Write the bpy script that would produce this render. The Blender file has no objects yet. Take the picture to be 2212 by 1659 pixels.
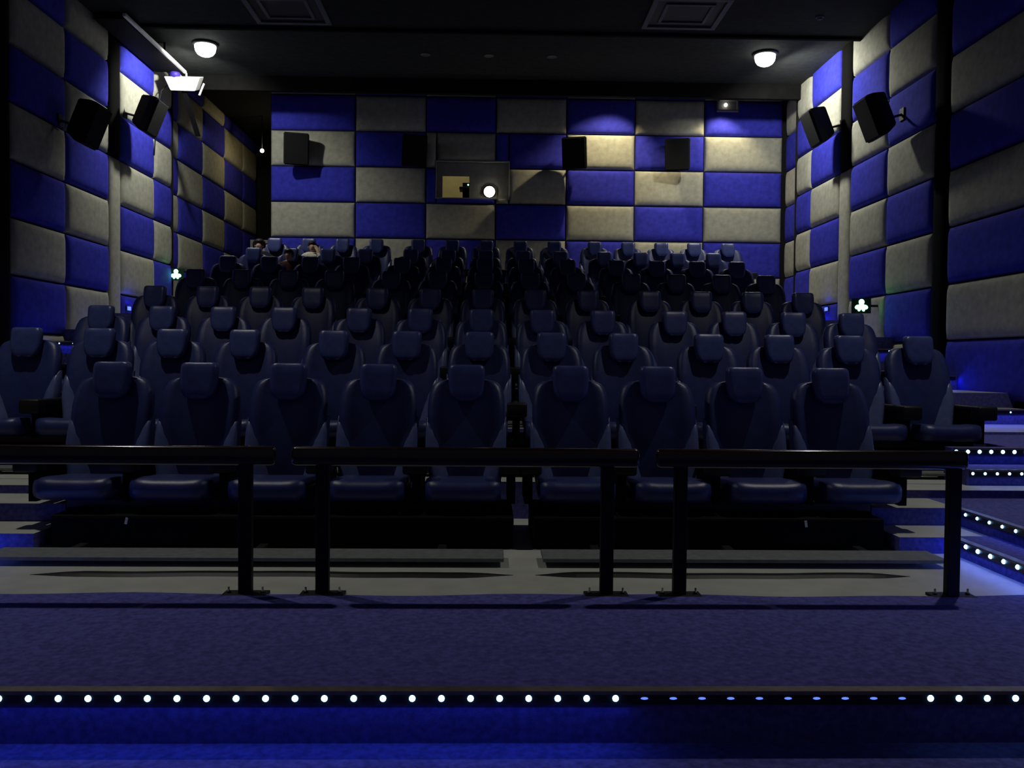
import bpy, bmesh, math, random
from mathutils import Vector, Matrix

random.seed(7)
SC = bpy.context.scene
COL = SC.collection
PI = math.pi

# ------------------------------------------------------------------ camera, world, exposure
F_PX = 1900.0
cam_d = bpy.data.cameras.new('camera'); cam_d.sensor_width = 36.0
cam_d.lens = 36.0 * F_PX / 2212.0
cam_d.clip_start = 0.05; cam_d.clip_end = 200
cam = bpy.data.objects.new('camera', cam_d); COL.objects.link(cam)
yaw, pitch, roll = math.atan(46 / F_PX), math.atan(49.5 / F_PX), 0.009
cam.matrix_world = (Matrix.Translation((0, 0, 1.4)) @ Matrix.Rotation(-yaw, 4, 'Z')
                    @ Matrix.Rotation(PI / 2 - pitch, 4, 'X') @ Matrix.Rotation(roll, 4, 'Z'))
SC.camera = cam

world = bpy.data.worlds.new('world'); SC.world = world; world.use_nodes = True
bg = world.node_tree.nodes['Background']
bg.inputs[0].default_value = (0.62, 0.66, 1.0, 1); bg.inputs[1].default_value = 0.036

SC.view_settings.view_transform = 'Standard'; SC.view_settings.look = 'None'
SC.view_settings.gamma = 1.0; SC.view_settings.use_curve_mapping = False
SC.view_settings.exposure = 0.0
SC.cycles.max_bounces = 5; SC.cycles.diffuse_bounces = 3; SC.cycles.glossy_bounces = 2; SC.cycles.adaptive_threshold = 0.025

LAMP_POWER = 380.0
FRONT_FILL_POWER = 395.0
EMERGENCY_POWER, SLOT_POWER = 105.0, 340.0

# ------------------------------------------------------------------ materials
MATS = {}
def mat(name, col, rough=0.6, spec=0.4, metal=0.0, emit=None, es=0.0, noise=0.0, nscale=20.0, bump=0.0, bscale=200.0, coat=0.0):
    m = bpy.data.materials.new(name); m.use_nodes = True
    nt = m.node_tree; b = nt.nodes['Principled BSDF']
    b.inputs['Base Color'].default_value = (*col, 1)
    b.inputs['Roughness'].default_value = rough
    b.inputs['Specular IOR Level'].default_value = spec
    b.inputs['Metallic'].default_value = metal
    if coat: b.inputs['Coat Weight'].default_value = coat; b.inputs['Coat Roughness'].default_value = 0.08
    if emit:
        b.inputs['Emission Color'].default_value = (*emit, 1); b.inputs['Emission Strength'].default_value = es
    if noise or bump:
        tc = nt.nodes.new('ShaderNodeTexCoord')
    if noise:
        n = nt.nodes.new('ShaderNodeTexNoise'); n.inputs['Scale'].default_value = nscale; n.inputs['Detail'].default_value = 3
        r = nt.nodes.new('ShaderNodeValToRGB')
        r.color_ramp.elements[0].position = 0.3; r.color_ramp.elements[1].position = 0.7
        r.color_ramp.elements[0].color = tuple(c * (1 - noise) for c in col) + (1,)
        r.color_ramp.elements[1].color = tuple(min(1, c * (1 + noise)) for c in col) + (1,)
        nt.links.new(tc.outputs['Object'], n.inputs['Vector']); nt.links.new(n.outputs['Fac'], r.inputs['Fac'])
        nt.links.new(r.outputs['Color'], b.inputs['Base Color'])
    if bump:
        n2 = nt.nodes.new('ShaderNodeTexNoise'); n2.inputs['Scale'].default_value = bscale; n2.inputs['Detail'].default_value = 1.5
        bp = nt.nodes.new('ShaderNodeBump'); bp.inputs['Strength'].default_value = bump; bp.inputs['Distance'].default_value = 0.004
        nt.links.new(tc.outputs['Object'], n2.inputs['Vector']); nt.links.new(n2.outputs['Fac'], bp.inputs['Height'])
        nt.links.new(bp.outputs['Normal'], b.inputs['Normal'])
    MATS[name] = m
    return m

mat('fabric_blue', (0.040, 0.044, 0.46), 0.9, 0.12, noise=0.18, nscale=9, bump=0.5, bscale=160)
mat('fabric_grey', (0.40, 0.40, 0.325), 0.9, 0.15, noise=0.14, nscale=9, bump=0.5, bscale=160)
mat('fabric_black', (0.005, 0.005, 0.005), 0.95, 0.05, bump=0.4, bscale=160)
mat('black_wall', (0.010, 0.010, 0.011), 0.9, 0.2, noise=0.2, nscale=6)
mat('ceiling_dark', (0.030, 0.034, 0.033), 0.9, 0.2, noise=0.2, nscale=8, bump=0.3, bscale=60)
mat('ceiling_black', (0.008, 0.008, 0.008), 0.95, 0.1, noise=0.2, nscale=8)
mat('carpet_blue', (0.10, 0.10, 0.36), 0.95, 0.1, noise=0.30, nscale=30, bump=0.8, bscale=300)
mat('tile_light', (0.46, 0.46, 0.42), 0.45, 0.4, noise=0.10, nscale=4, bump=0.1, bscale=40)
mat('leather', (0.021, 0.032, 0.128), 0.38, 0.5, noise=0.15, nscale=14, bump=0.25, bscale=250)
mat('leather_pad', (0.040, 0.056, 0.190), 0.33, 0.5, noise=0.15, nscale=14, bump=0.2, bscale=250)
mat('leather_side_lit', (0.085, 0.110, 0.260), 0.30, 0.5, noise=0.12, nscale=14, bump=0.2, bscale=250)  # bolster leather lightened as if catching light
mat('black_plastic', (0.008, 0.008, 0.009), 0.5, 0.3, noise=0.2, nscale=20)
mat('black_box', (0.003, 0.003, 0.004), 0.8, 0.12, noise=0.2, nscale=10)
mat('footboard', (0.16, 0.17, 0.17), 0.55, 0.3, noise=0.15, nscale=20)
mat('rail_wood', (0.020, 0.010, 0.006), 0.18, 0.5, noise=0.3, nscale=8, coat=0.5)
mat('rail_metal', (0.006, 0.006, 0.007), 0.6, 0.3, noise=0.2, nscale=15)
mat('bolt_metal', (0.12, 0.12, 0.12), 0.4, 0.5, metal=0.8, noise=0.1)
mat('bronze_trim', (0.30, 0.25, 0.20), 0.35, 0.5, metal=0.7, noise=0.15, nscale=30)
mat('led_channel', (0.02, 0.02, 0.03), 0.25, 0.5, metal=0.4, noise=0.1)
mat('led_blue', (0.2, 0.4, 1.0), 0.4, 0.5, emit=(0.28, 0.62, 1.0), es=9.0, noise=0.01)
mat('led_blue_dim', (0.2, 0.3, 1.0), 0.4, 0.5, emit=(0.12, 0.22, 1.0), es=1.3, noise=0.01)
mat('lamp_glow', (1, 1, 1), 0.5, 0.3, emit=(1.0, 1.0, 0.93), es=8.0, noise=0.01)
mat('lamp_dim', (1, 1, 1), 0.5, 0.3, emit=(1.0, 1.0, 0.93), es=1.5, noise=0.01)
mat('lamp_ring', (0.05, 0.05, 0.05), 0.5, 0.4, noise=0.1)
mat('lens_glow', (1, 1, 1), 0.4, 0.5, emit=(1.0, 0.93, 0.70), es=14.0, noise=0.01)
mat('small_glow', (1, 1, 1), 0.4, 0.5, emit=(1.0, 0.95, 0.75), es=6.0, noise=0.01)
mat('green_glow', (0.4, 1, 0.6), 0.4, 0.5, emit=(0.30, 1.0, 0.52), es=4.0, noise=0.01)
mat('sign_body', (0.01, 0.05, 0.02), 0.5, 0.4, noise=0.1)
mat('booth_frame', (0.30, 0.30, 0.27), 0.7, 0.3, noise=0.1, nscale=8)
mat('booth_wall', (0.66, 0.60, 0.36), 0.8, 0.2, noise=0.06, nscale=5)
mat('speaker_black', (0.005, 0.005, 0.005), 0.6, 0.3, noise=0.2, nscale=20)
mat('grille_black', (0.006, 0.007, 0.007), 0.8, 0.2, noise=0.3, nscale=120, bump=0.5, bscale=300)
mat('white_paint', (0.78, 0.78, 0.76), 0.5, 0.4, noise=0.04, nscale=12)
mat('blue_plastic', (0.05, 0.03, 0.35), 0.5, 0.4, noise=0.1)
mat('vent_grey', (0.14, 0.14, 0.16), 0.6, 0.3, noise=0.1)
mat('door_frame', (0.45, 0.46, 0.46), 0.6, 0.3, noise=0.08)
mat('door_dark', (0.03, 0.03, 0.035), 0.7, 0.3, noise=0.2)
mat('skin', (0.50, 0.33, 0.22), 0.6, 0.3, noise=0.08, nscale=30)
mat('hair', (0.012, 0.009, 0.008), 0.5, 0.4, noise=0.3, nscale=60)
mat('cloth_white', (0.66, 0.63, 0.52), 0.85, 0.2, noise=0.08, nscale=30)
mat('cloth_maroon', (0.05, 0.010, 0.012), 0.85, 0.2, noise=0.15, nscale=30)
mat('cloth_dark', (0.014, 0.014, 0.02), 0.85, 0.2, noise=0.15, nscale=30)
mat('tag_pale', (0.75, 0.75, 0.70), 0.6, 0.3, noise=0.05)
mat('glass_dark', (0.05, 0.05, 0.05), 0.1, 0.5, noise=0.1)

# ------------------------------------------------------------------ helpers
def mesh_obj(name, me, m=None, parent=None):
    if m is not None and len(me.materials) == 0:
        for k in (m if isinstance(m, (list, tuple)) else [m]): me.materials.append(MATS[k])
    o = bpy.data.objects.new(name, me); COL.objects.link(o)
    if parent is not None: o.parent = parent
    return o

def bm_mesh(bm, name='mesh', smooth=False):
    bmesh.ops.recalc_face_normals(bm, faces=bm.faces)
    me = bpy.data.meshes.new(name); bm.to_mesh(me); bm.free()
    if smooth:
        for p in me.polygons: p.use_smooth = True
    return me

def add_box(bm, x0, x1, y0, y1, z0, z1):
    vs = [bm.verts.new(c) for c in ((x0,y0,z0),(x1,y0,z0),(x1,y1,z0),(x0,y1,z0),(x0,y0,z1),(x1,y0,z1),(x1,y1,z1),(x0,y1,z1))]
    for f in ((0,3,2,1),(4,5,6,7),(0,1,5,4),(1,2,6,5),(2,3,7,6),(3,0,4,7)): bm.faces.new([vs[i] for i in f])
    return vs

def box_me(x0, x1, y0, y1, z0, z1, bev=0.0, seg=2, smooth=False):
    bm = bmesh.new(); add_box(bm, x0, x1, y0, y1, z0, z1)
    if bev: bmesh.ops.bevel(bm, geom=list(bm.edges), offset=bev, segments=seg, profile=0.5, affect='EDGES')
    return bm_mesh(bm, 'box', smooth)

def cyl_me(r0, r1, z0, z1, n=24, smooth=False):
    bm = bmesh.new()
    bmesh.ops.create_cone(bm, cap_ends=True, segments=n, radius1=r0, radius2=r1, depth=z1 - z0,
                          matrix=Matrix.Translation((0, 0, (z0 + z1) / 2)))
    return bm_mesh(bm, 'cyl', smooth)

def lathe_me(prof, n=24):
    bm = bmesh.new(); rings = []
    for r, z in prof:
        rings.append([bm.verts.new((r * math.cos(2*PI*i/n), r * math.sin(2*PI*i/n), z)) for i in range(n)])
    for a, b in zip(rings, rings[1:]):
        for i in range(n): bm.faces.new((a[i], a[(i+1) % n], b[(i+1) % n], b[i]))
    bm.faces.new(rings[0][::-1]); bm.faces.new(rings[-1])
    return bm_mesh(bm, 'lathe', True)

def tube_me(pts, r, n=8):
    bm = bmesh.new(); rings = []
    pts = [Vector(p) for p in pts]
    for i, p in enumerate(pts):
        t = (pts[min(i+1, len(pts)-1)] - pts[max(i-1, 0)]).normalized()
        a = t.orthogonal().normalized() if i == 0 else (prev - t * prev.dot(t)).normalized()
        prev = a; b = t.cross(a)
        rings.append([bm.verts.new(p + r * (a * math.cos(2*PI*k/n) + b * math.sin(2*PI*k/n))) for k in range(n)])
    for a, b in zip(rings, rings[1:]):
        for k in range(n): bm.faces.new((a[k], a[(k+1) % n], b[(k+1) % n], b[k]))
    bm.faces.new(rings[0][::-1]); bm.faces.new(rings[-1])
    return bm_mesh(bm, 'tube', True)

def sphere_me(r, sx=1, sy=1, sz=1, u=16, v=10, c=(0, 0, 0)):
    bm = bmesh.new()
    bmesh.ops.create_uvsphere(bm, u_segments=u, v_segments=v, radius=r, matrix=Matrix.Translation(c) @ Matrix.Diagonal((sx, sy, sz, 1)))
    return bm_mesh(bm, 'sphere', True)

def empty(name, loc=(0, 0, 0), rotz=0.0, parent=None):
    o = bpy.data.objects.new(name, None); COL.objects.link(o)
    o.location = loc; o.rotation_euler = (0, 0, rotz); o.empty_display_size = 0.1
    if parent is not None: o.parent = parent
    return o

def tag(o, label, cat, group=None, kind=None):
    o['label'] = label; o['category'] = cat
    if group: o['group'] = group
    if kind: o['kind'] = kind
    return o

def structure(o):
    o['kind'] = 'structure'; return o

def area_light(name, loc, direction, sx, sy, power, color, parent=None, shape='RECTANGLE', xdir=None, spread=PI):
    l = bpy.data.lights.new(name, 'AREA'); l.shape = shape; l.size = sx
    if shape in ('RECTANGLE', 'ELLIPSE'): l.size_y = sy
    l.energy = power; l.color = color; l.spread = spread
    o = bpy.data.objects.new(name, l); COL.objects.link(o)
    z = -Vector(direction).normalized()
    x = Vector(xdir).normalized() if xdir else z.orthogonal().normalized()
    x = (x - z * x.dot(z)).normalized(); y = z.cross(x)
    M = Matrix((x, y, z)).transposed().to_4x4(); M.translation = Vector(loc)
    if parent is not None: o.parent = parent
    o.matrix_world = M
    if parent is not None: o.matrix_parent_inverse = parent.matrix_world.inverted() if False else Matrix.Identity(4)
    return o

# ------------------------------------------------------------------ layout numbers (metres, y = depth from the camera)
ROWS = [(7.35, 0.0), (9.05, 0.33), (10.75, 0.66), (12.45, 1.04), (14.15, 1.45), (15.85, 1.86), (17.55, 2.22), (19.25, 2.65)]
XL, XR = -7.0, 6.75            # faces of the side walls
JOG = 19.6                     # where both side walls step back
XL2, XR2 = -7.2, 6.97
YB = 21.0                      # back wall face
XBL = -5.25                    # left end of the back wall (passage beyond)
BLOCK_L = [-4.69, -3.96, -3.23, -2.50]
BLOCK_C = [-1.60, -0.86, -0.12, 0.62, 1.36]
BLOCK_R = [2.24, 2.97, 3.70, 4.42]
ROW1_L = [-3.11, -2.40, -1.67, -0.93, -0.20]
ROW1_R = [0.665, 1.39, 2.12, 2.85]
tier_edge = [None] + [ROWS[k][0] - 1.12 for k in range(1, 8)]
tier_edge[1] = 7.78

# ------------------------------------------------------------------ floors, tiers, steps
def two_mat(me, top='tile_light', side='carpet_blue'):
    me.materials.append(MATS[side]); me.materials.append(MATS[top])
    for p in me.polygons: p.material_index = 1 if p.normal.z > 0.7 else 0
    return me

structure(mesh_obj('floor', box_me(-9, 9, 5.2, 7.9, -0.4, 0.0), 'tile_light'))
structure(mesh_obj('lower_floor', box_me(-9, 9, -2.5, 3.72, -0.45, -0.212), 'carpet_blue'))
# front platform carpet with an uneven far edge
bm = bmesh.new(); n = 120; top0, top1, b0, b1 = [], [], [], []
for i in range(n + 1):
    x = -9 + 18 * i / n
    yy = 5.185 + 0.022 * math.sin(x * 2.3) + 0.014 * math.sin(x * 5.7 + 1)
    top0.append(bm.verts.new((x, 3.67, 0.014))); top1.append(bm.verts.new((x, yy, 0.014)))
    b0.append(bm.verts.new((x, 3.67, -0.4))); b1.append(bm.verts.new((x, yy, -0.4)))
for i in range(n):
    bm.faces.new((top0[i], top0[i+1], top1[i+1], top1[i])); bm.faces.new((b0[i], b0[i+1], top0[i+1], top0[i]))
    bm.faces.new((top1[i], top1[i+1], b1[i+1], b1[i])); bm.faces.new((b0[i], b1[i], b1[i+1], b0[i+1]))
bm.faces.new((top0[0], top1[0], b1[0], b0[0])); bm.faces.new((top0[n], b0[n], b1[n], top1[n]))
structure(mesh_obj('platform_carpet', bm_mesh(bm), 'carpet_blue'))

for k in range(1, 8):
    y1 = tier_edge[k + 1] if k < 7 else 27.6
    o = structure(mesh_obj('tier_floor', two_mat(box_me(XL2, XR2, tier_edge[k], y1, -0.4, ROWS[k][1])) ))
# side steps beside the front row
structure(mesh_obj('side_step', two_mat(box_me(-7.0, -3.30, 6.42, 6.92, -0.3, 0.12))))
structure(mesh_obj('side_step', two_mat(box_me(-7.0, -3.30, 6.90, 7.42, -0.3, 0.26))))
structure(mesh_obj('side_step', two_mat(box_me(-7.0, -3.30, 7.40, 7.80, -0.3, 0.33))))
structure(mesh_obj('side_step', two_mat(box_me(3.04, 3.75, 6.42, 6.92, -0.3, 0.12))))
structure(mesh_obj('side_step', two_mat(box_me(3.04, 3.75, 6.90, 7.42, -0.3, 0.26))))
structure(mesh_obj('side_step', two_mat(box_me(3.04, 6.75, 7.40, 7.80, -0.3, 0.33))))
# landing on the right, stepping up towards the wall
structure(mesh_obj('landing_step', box_me(3.43, 6.75, 3.9, 6.42, -0.3, 0.13), 'carpet_blue'))
structure(mesh_obj('landing_step', box_me(3.74, 6.75, 3.9, 7.40, -0.3, 0.262), 'carpet_blue'))
structure(mesh_obj('landing_step', box_me(4.24, 6.75, 7.70, 8.10, 0.30, 0.476), 'carpet_blue'))
structure(mesh_obj('landing_step', box_me(4.30, 6.75, 8.08, 8.20, 0.30, 0.63), 'carpet_blue'))
structure(mesh_obj('landing_step', box_me(4.90, 6.75, 8.19, 9.64, 0.30, 0.63), 'carpet_blue'))
# mirrored landing on the left (only its glow reaches the picture)
structure(mesh_obj('landing_step', box_me(-7.0, -3.72, 3.9, 6.42, -0.3, 0.12), 'carpet_blue'))
# half steps in both aisles
for k in range(2, 8):
    z = (ROWS[k][1] + ROWS[k-1][1]) / 2
    for xa, xb in ((XL, -5.14), (4.90, XR)):
        if k == 2 and xa > 0: continue
        structure(mesh_obj('aisle_step', two_mat(box_me(xa, xb, tier_edge[k] - 0.46, tier_edge[k] + 0.01, ROWS[k-1][1] - 0.05, z))))
# narrow steps in the gaps between blocks of seats
for k in range(2, 8):
    z = (ROWS[k][1] + ROWS[k-1][1]) / 2
    for xa, xb in ((-2.15, -1.95), (1.71, 1.89)):
        structure(mesh_obj('aisle_step', two_mat(box_me(xa, xb, tier_edge[k] - 0.35, tier_edge[k] + 0.01, ROWS[k-1][1] - 0.05, z))))

# ------------------------------------------------------------------ walls with padded panels
PANEL_CACHE = {}
def panel_me(w, h, t=0.10):
    key = (round(w, 3), round(h, 3), t)
    if key in PANEL_CACHE: return PANEL_CACHE[key]
    offs = [0.0, 0.014, 0.040, 0.085, 0.15]
    ht = [0.0, 0.45, 0.72, 0.90, 0.98]
    def axis(L):
        s = min(1.0, L / 0.5)
        a = [(-L/2 + o * s, hh) for o, hh in zip(offs, ht)]
        m = [(0.0, 1.0)] if L < 0.5 else [(-L/6, 1.0), (L/6, 1.0)]
        return a + m + [(-p, hh) for p, hh in reversed(a)]
    ax, ay = axis(w), axis(h)
    bm = bmesh.new()
    g = [[bm.verts.new((x, y, t * min(hx, hy) if min(hx, hy) < 0.6 else t * hx * hy)) for x, hx in ax] for y, hy in ay]
    for j in range(len(ay) - 1):
        for i in range(len(ax) - 1): bm.faces.new((g[j][i], g[j][i+1], g[j+1][i+1], g[j+1][i]))
    me = bpy.data.meshes.new('panel'); bm.to_mesh(me); bm.free()
    for p in me.polygons: p.use_smooth = True
    me.materials.append(None)
    PANEL_CACHE[key] = me
    return me

def put_panel(parent, center, normal, w, h, m, gap=0.010, t=0.10):
    o = bpy.data.objects.new('panel', panel_me(w - 2*gap, h - 2*gap, t)); COL.objects.link(o)
    z = Vector(normal); y = Vector((0, 0, 1)); x = y.cross(z)
    M = Matrix((x, y, z)).transposed().to_4x4(); M.translation = Vector(center) - z * t
    o.parent = parent; o.matrix_world = M
    o.material_slots[0].link = 'OBJECT'; o.material_slots[0].material = MATS[m]
    return o

BH = 0.842
def band(b): return 7.66 - BH * (b + 1), 7.66 - BH * b         # z range of a band of panels
def floor_at(y):
    z = 0.0
    for k in range(1, 8):
        if y >= tier_edge[k]: z = ROWS[k][1]
    return z
FB = {True: 'fabric_grey', False: 'fabric_blue'}

wall_left = structure(mesh_obj('wall_left', (lambda bm: (add_box(bm, -7.6, XL - 0.102, 2.0, JOG - 0.05, -0.5, 8.4), add_box(bm, -7.6, XL2 - 0.102, JOG - 0.05, 27.6, -0.5, 8.4), bm_mesh(bm))[-1])(bmesh.new()), 'black_wall'))
wall_right = structure(mesh_obj('wall_right', (lambda bm: (add_box(bm, XR + 0.102, 7.6, 2.0, JOG - 0.05, -0.5, 8.4), add_box(bm, XR2 + 0.102, 7.6, JOG - 0.05, 21.6, -0.5, 8.4), bm_mesh(bm))[-1])(bmesh.new()), 'black_wall'))

def wall_column(parent, X, nx, y0, y1, even_grey, bands=range(-1, 9)):
    for b in bands:
        z0, z1 = band(b)
        if b == -1: z1 = z0 + 0.36 if y0 > 19 else z0 + 0.0
        if z1 - z0 < 0.1: continue
        if z1 < floor_at((y0 + y1) / 2) + 0.02 or z1 < 0: continue
        put_panel(parent, (X, (y0 + y1) / 2, (z0 + z1) / 2), (nx, 0, 0), y1 - y0, z1 - z0, FB[(b % 2 == 0) == even_grey])

# right wall columns: (y0, y1, even bands grey?)
for y0, y1, eg, X in ((19.6, 21.0, True, XR2), (18.72, 19.6, True, XR), (17.15, 18.72, False, XR), (15.08, 16.62, True, XR), (13.46, 15.08, False, XR),
                      (10.95, 13.02, True, XR), (9.3, 10.95, False, XR), (7.7, 9.3, True, XR), (6.1, 7.7, False, XR)):
    wall_column(wall_right, X, -1, y0, y1, eg)
for y0, y1, eg, X in ((25.8, 27.3, True, XL2), (24.1, 25.8, True, XL2), (22.3, 24.1, False, XL2), (20.57, 22.3, True, XL2), (19.6, 20.57, False, XL2),
                      (18.6, 19.6, True, XL), (16.92, 18.6, False, XL), (14.78, 16.42, True, XL), (13.1, 14.78, False, XL),
                      (11.0, 12.62, True, XL), (9.35, 11.0, False, XL), (7.7, 9.35, True, XL), (6.1, 7.7, False, XL)):
    wall_column(wall_left, X, 1, y0, y1, eg)
# pilasters: narrow upright strips, black above and grey fabric below on the farther pair
def pilaster(parent, X, nx, y0, y1, split=5.134, low='fabric_grey'):
    put_panel(parent, (X, (y0 + y1) / 2, (split + 7.66) / 2), (nx, 0, 0), y1 - y0, 7.66 - split, 'fabric_black', gap=0.006)
    zf = floor_at(y0)
    put_panel(parent, (X, (y0 + y1) / 2, (split + zf) / 2), (nx, 0, 0), y1 - y0, split - zf, low, gap=0.006)
pilaster(wall_right, XR, -1, 16.62, 17.15); pilaster(wall_right, XR, -1, 13.02, 13.46, low='fabric_black')  # nearer strip black below as well, painting in the light falloff
pilaster(wall_left, XL, 1, 16.42, 16.92); pilaster(wall_left, XL, 1, 12.62, 13.1, low='fabric_black')  # light falloff painted in black on the nearer strip here too
# little returns where the walls step back
mesh_obj('corner_trim', box_me(XL - 0.21, XL - 0.005, JOG - 0.05, JOG, 2.2, 8.0), 'black_wall', wall_left)
mesh_obj('corner_trim', box_me(XR + 0.005, XR + 0.21, JOG - 0.05, JOG, 2.2, 8.0), 'black_wall', wall_right)

# back wall, with the opening of the projection booth
WX0, WX1, WZ0, WZ1 = -1.33, 0.39, 5.27, 6.12
bm = bmesh.new()
add_box(bm, XBL, WX0, YB + 0.102, YB + 0.30, 2.0, 8.4); add_box(bm, WX1, 7.6, YB + 0.102, YB + 0.30, 2.0, 8.4)
add_box(bm, WX0, WX1, YB + 0.102, YB + 0.30, 2.0, WZ0); add_box(bm, WX0, WX1, YB + 0.102, YB + 0.30, WZ1, 8.4)
wall_back = structure(mesh_obj('wall_back', bm_mesh(bm), 'black_wall'))
bx = [XBL, -3.25, -1.58, 0.08, 1.76, 3.40, 5.06, 6.95]
for c in range(7):
    eg = (c % 2 == 1)
    for b in range(-1, 7):
        z0, z1 = band(b)
        if b == -1: z1 = z0 + 0.36
        m = FB[(b % 2 == 0) == eg]
        x0, x1 = bx[c], bx[c+1]
        rects = [(x0, x1, z0, z1)]
        if x0 < WX1 and x1 > WX0 and z0 < WZ1 and z1 > WZ0:
            rects = []
            a0, a1, c0, c1 = max(x0, WX0), min(x1, WX1), max(z0, WZ0), min(z1, WZ1)
            if a0 > x0: rects.append((x0, a0, z0, z1))
            if a1 < x1: rects.append((a1, x1, z0, z1))
            if c0 > z0 + 0.03: rects.append((a0, a1, z0, c0))
            if c1 < z1 - 0.03: rects.append((a0, a1, c1, z1))
        for r in rects:
            put_panel(wall_back, ((r[0]+r[1])/2, YB, (r[2]+r[3])/2), (0, -1, 0), r[1]-r[0], r[3]-r[2], m)
structure(mesh_obj('wall_passage', box_me(XBL, XBL + 0.2, YB + 0.31, 27.6, 2.0, 8.4), 'black_wall'))
structure(mesh_obj('wall_passage_end', box_me(-7.6, XBL + 0.2, 27.6, 27.8, 2.0, 8.4), 'black_wall'))
# door at the end of the passage
d1 = structure(empty('door_1', (-6.55, 26.2, 2.65)))
mesh_obj('door_leaf', box_me(-0.42, 0.42, 0.0, 0.05, 0.0, 2.15, 0.004), 'door_dark', d1)
mesh_obj('door_jamb', box_me(-0.56, -0.42, -0.04, 0.09, 0.0, 2.25, 0.006), 'door_frame', d1)
mesh_obj('door_jamb', box_me(0.42, 0.50, -0.04, 0.09, 0.0, 2.25, 0.006), 'door_frame', d1)
mesh_obj('door_head', box_me(-0.42, 0.42, -0.04, 0.09, 2.15, 2.25, 0.006), 'door_frame', d1)
hd = mesh_obj('door_handle', tube_me([(0.30, -0.01, 1.0), (0.30, -0.06, 1.0), (0.20, -0.06, 1.0)], 0.010), 'bolt_metal', d1)

# ------------------------------------------------------------------ ceiling
structure(mesh_obj('ceiling', box_me(-7.6, 7.6, 1.0, 16.2, 7.40, 7.9), 'ceiling_dark'))
structure(mesh_obj('ceiling_tray', box_me(-7.6, 7.6, 16.2, 19.3, 7.52, 7.9), 'ceiling_dark'))
structure(mesh_obj('ceiling_slot', box_me(-7.6, 7.6, 19.3, 27.8, 8.0, 8.3), 'ceiling_black'))
structure(mesh_obj('ceiling_bulkhead', box_me(-7.6, 7.6, 19.30, 19.42, 7.20, 8.0), 'ceiling_black'))
structure(mesh_obj('trim_1', box_me(-7.0, 6.75, 16.12, 16.2, 7.34, 7.40), 'ceiling_black'))

def vent(x, y, label):
    v = tag(empty('ceiling_vent', (x, y, 7.40)), label, 'vent', 'ceiling air vents')
    w, h = 0.66, 0.66
    for a, b, c, d in ((-w, w, -h, -h+0.09), (-w, w, h-0.09, h), (-w, -w+0.09, -h+0.09, h-0.09), (w-0.09, w, -h+0.09, h-0.09)):
        mesh_obj('frame_bar', box_me(a, b, c, d, -0.035, 0.0, 0.006), 'vent_grey', v)
    for a, b, c, d in ((-0.42, 0.42, -0.42, -0.36), (-0.42, 0.42, 0.36, 0.42), (-0.42, -0.36, -0.36, 0.36), (0.36, 0.42, -0.36, 0.36)):
        mesh_obj('louvre_bar', box_me(a, b, c, d, -0.028, 0.0, 0.006), 'vent_grey', v)
    mesh_obj('backing', box_me(-w+0.02, w-0.02, -h+0.02, h-0.02, -0.006, 0.0), 'black_plastic', v)
vent(3.30, 16.2 - 0.95 - 0.05, 'square grey ceiling air vent near the right-hand bright lamp')
vent(-3.55, 16.2 - 0.85 - 0.05, 'square grey ceiling air vent near the left-hand bright lamp')

# ------------------------------------------------------------------ ceiling lamps
def downlight(x, y, label, power, z=7.52, spread=3.12, glow='lamp_glow', aim=(0, 0, -1), blend=0.45):
    t = tag(empty('ceiling_lamp', (x, y, z)), label, 'lamp', 'bright ceiling lamps')
    mesh_obj('lamp_housing', lathe_me([(0.24, 0.0), (0.24, -0.03), (0.215, -0.05), (0.20, -0.05)]), 'lamp_ring', t)
    mesh_obj('diffuser', lathe_me([(0.20, -0.045), (0.20, -0.10), (0.185, -0.16), (0.15, -0.21), (0.10, -0.24), (0.05, -0.255), (0.01, -0.258)]), glow, t)
    l = bpy.data.lights.new('lamp_light', 'SPOT'); l.energy = power; l.color = (1.0, 0.985, 0.90); l.shadow_soft_size = 0.09
    l.spot_size = spread; l.spot_blend = blend
    lo = bpy.data.objects.new('lamp_light', l); COL.objects.link(lo); lo.parent = t; lo.location = (0, 0, -0.29)
    z_ = -Vector(aim).normalized(); x_ = z_.orthogonal().normalized(); lo.rotation_euler = Matrix((x_, z_.cross(x_), z_)).transposed().to_euler()
    return t
downlight(5.36, 17.4, 'round glaring white ceiling lamp near the right wall', LAMP_POWER, aim=(0.57, 0.24, -0.78))
downlight(-5.60, 17.4, 'round glaring white ceiling lamp beside the hanging white fixture', LAMP_POWER * 0.86, aim=(-0.45, 0.50, -0.74), spread=2.85)
downlight(4.3, 7.35, 'unseen ceiling lamp added above the front row at right', FRONT_FILL_POWER, 7.40, 2.1, 'lamp_dim', blend=1.0)  # lamps out of view, added to light the floor and front seats
downlight(-4.3, 7.35, 'unseen ceiling lamp added above the front row at left', FRONT_FILL_POWER, 7.40, 2.1, 'lamp_dim', blend=1.0)

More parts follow.
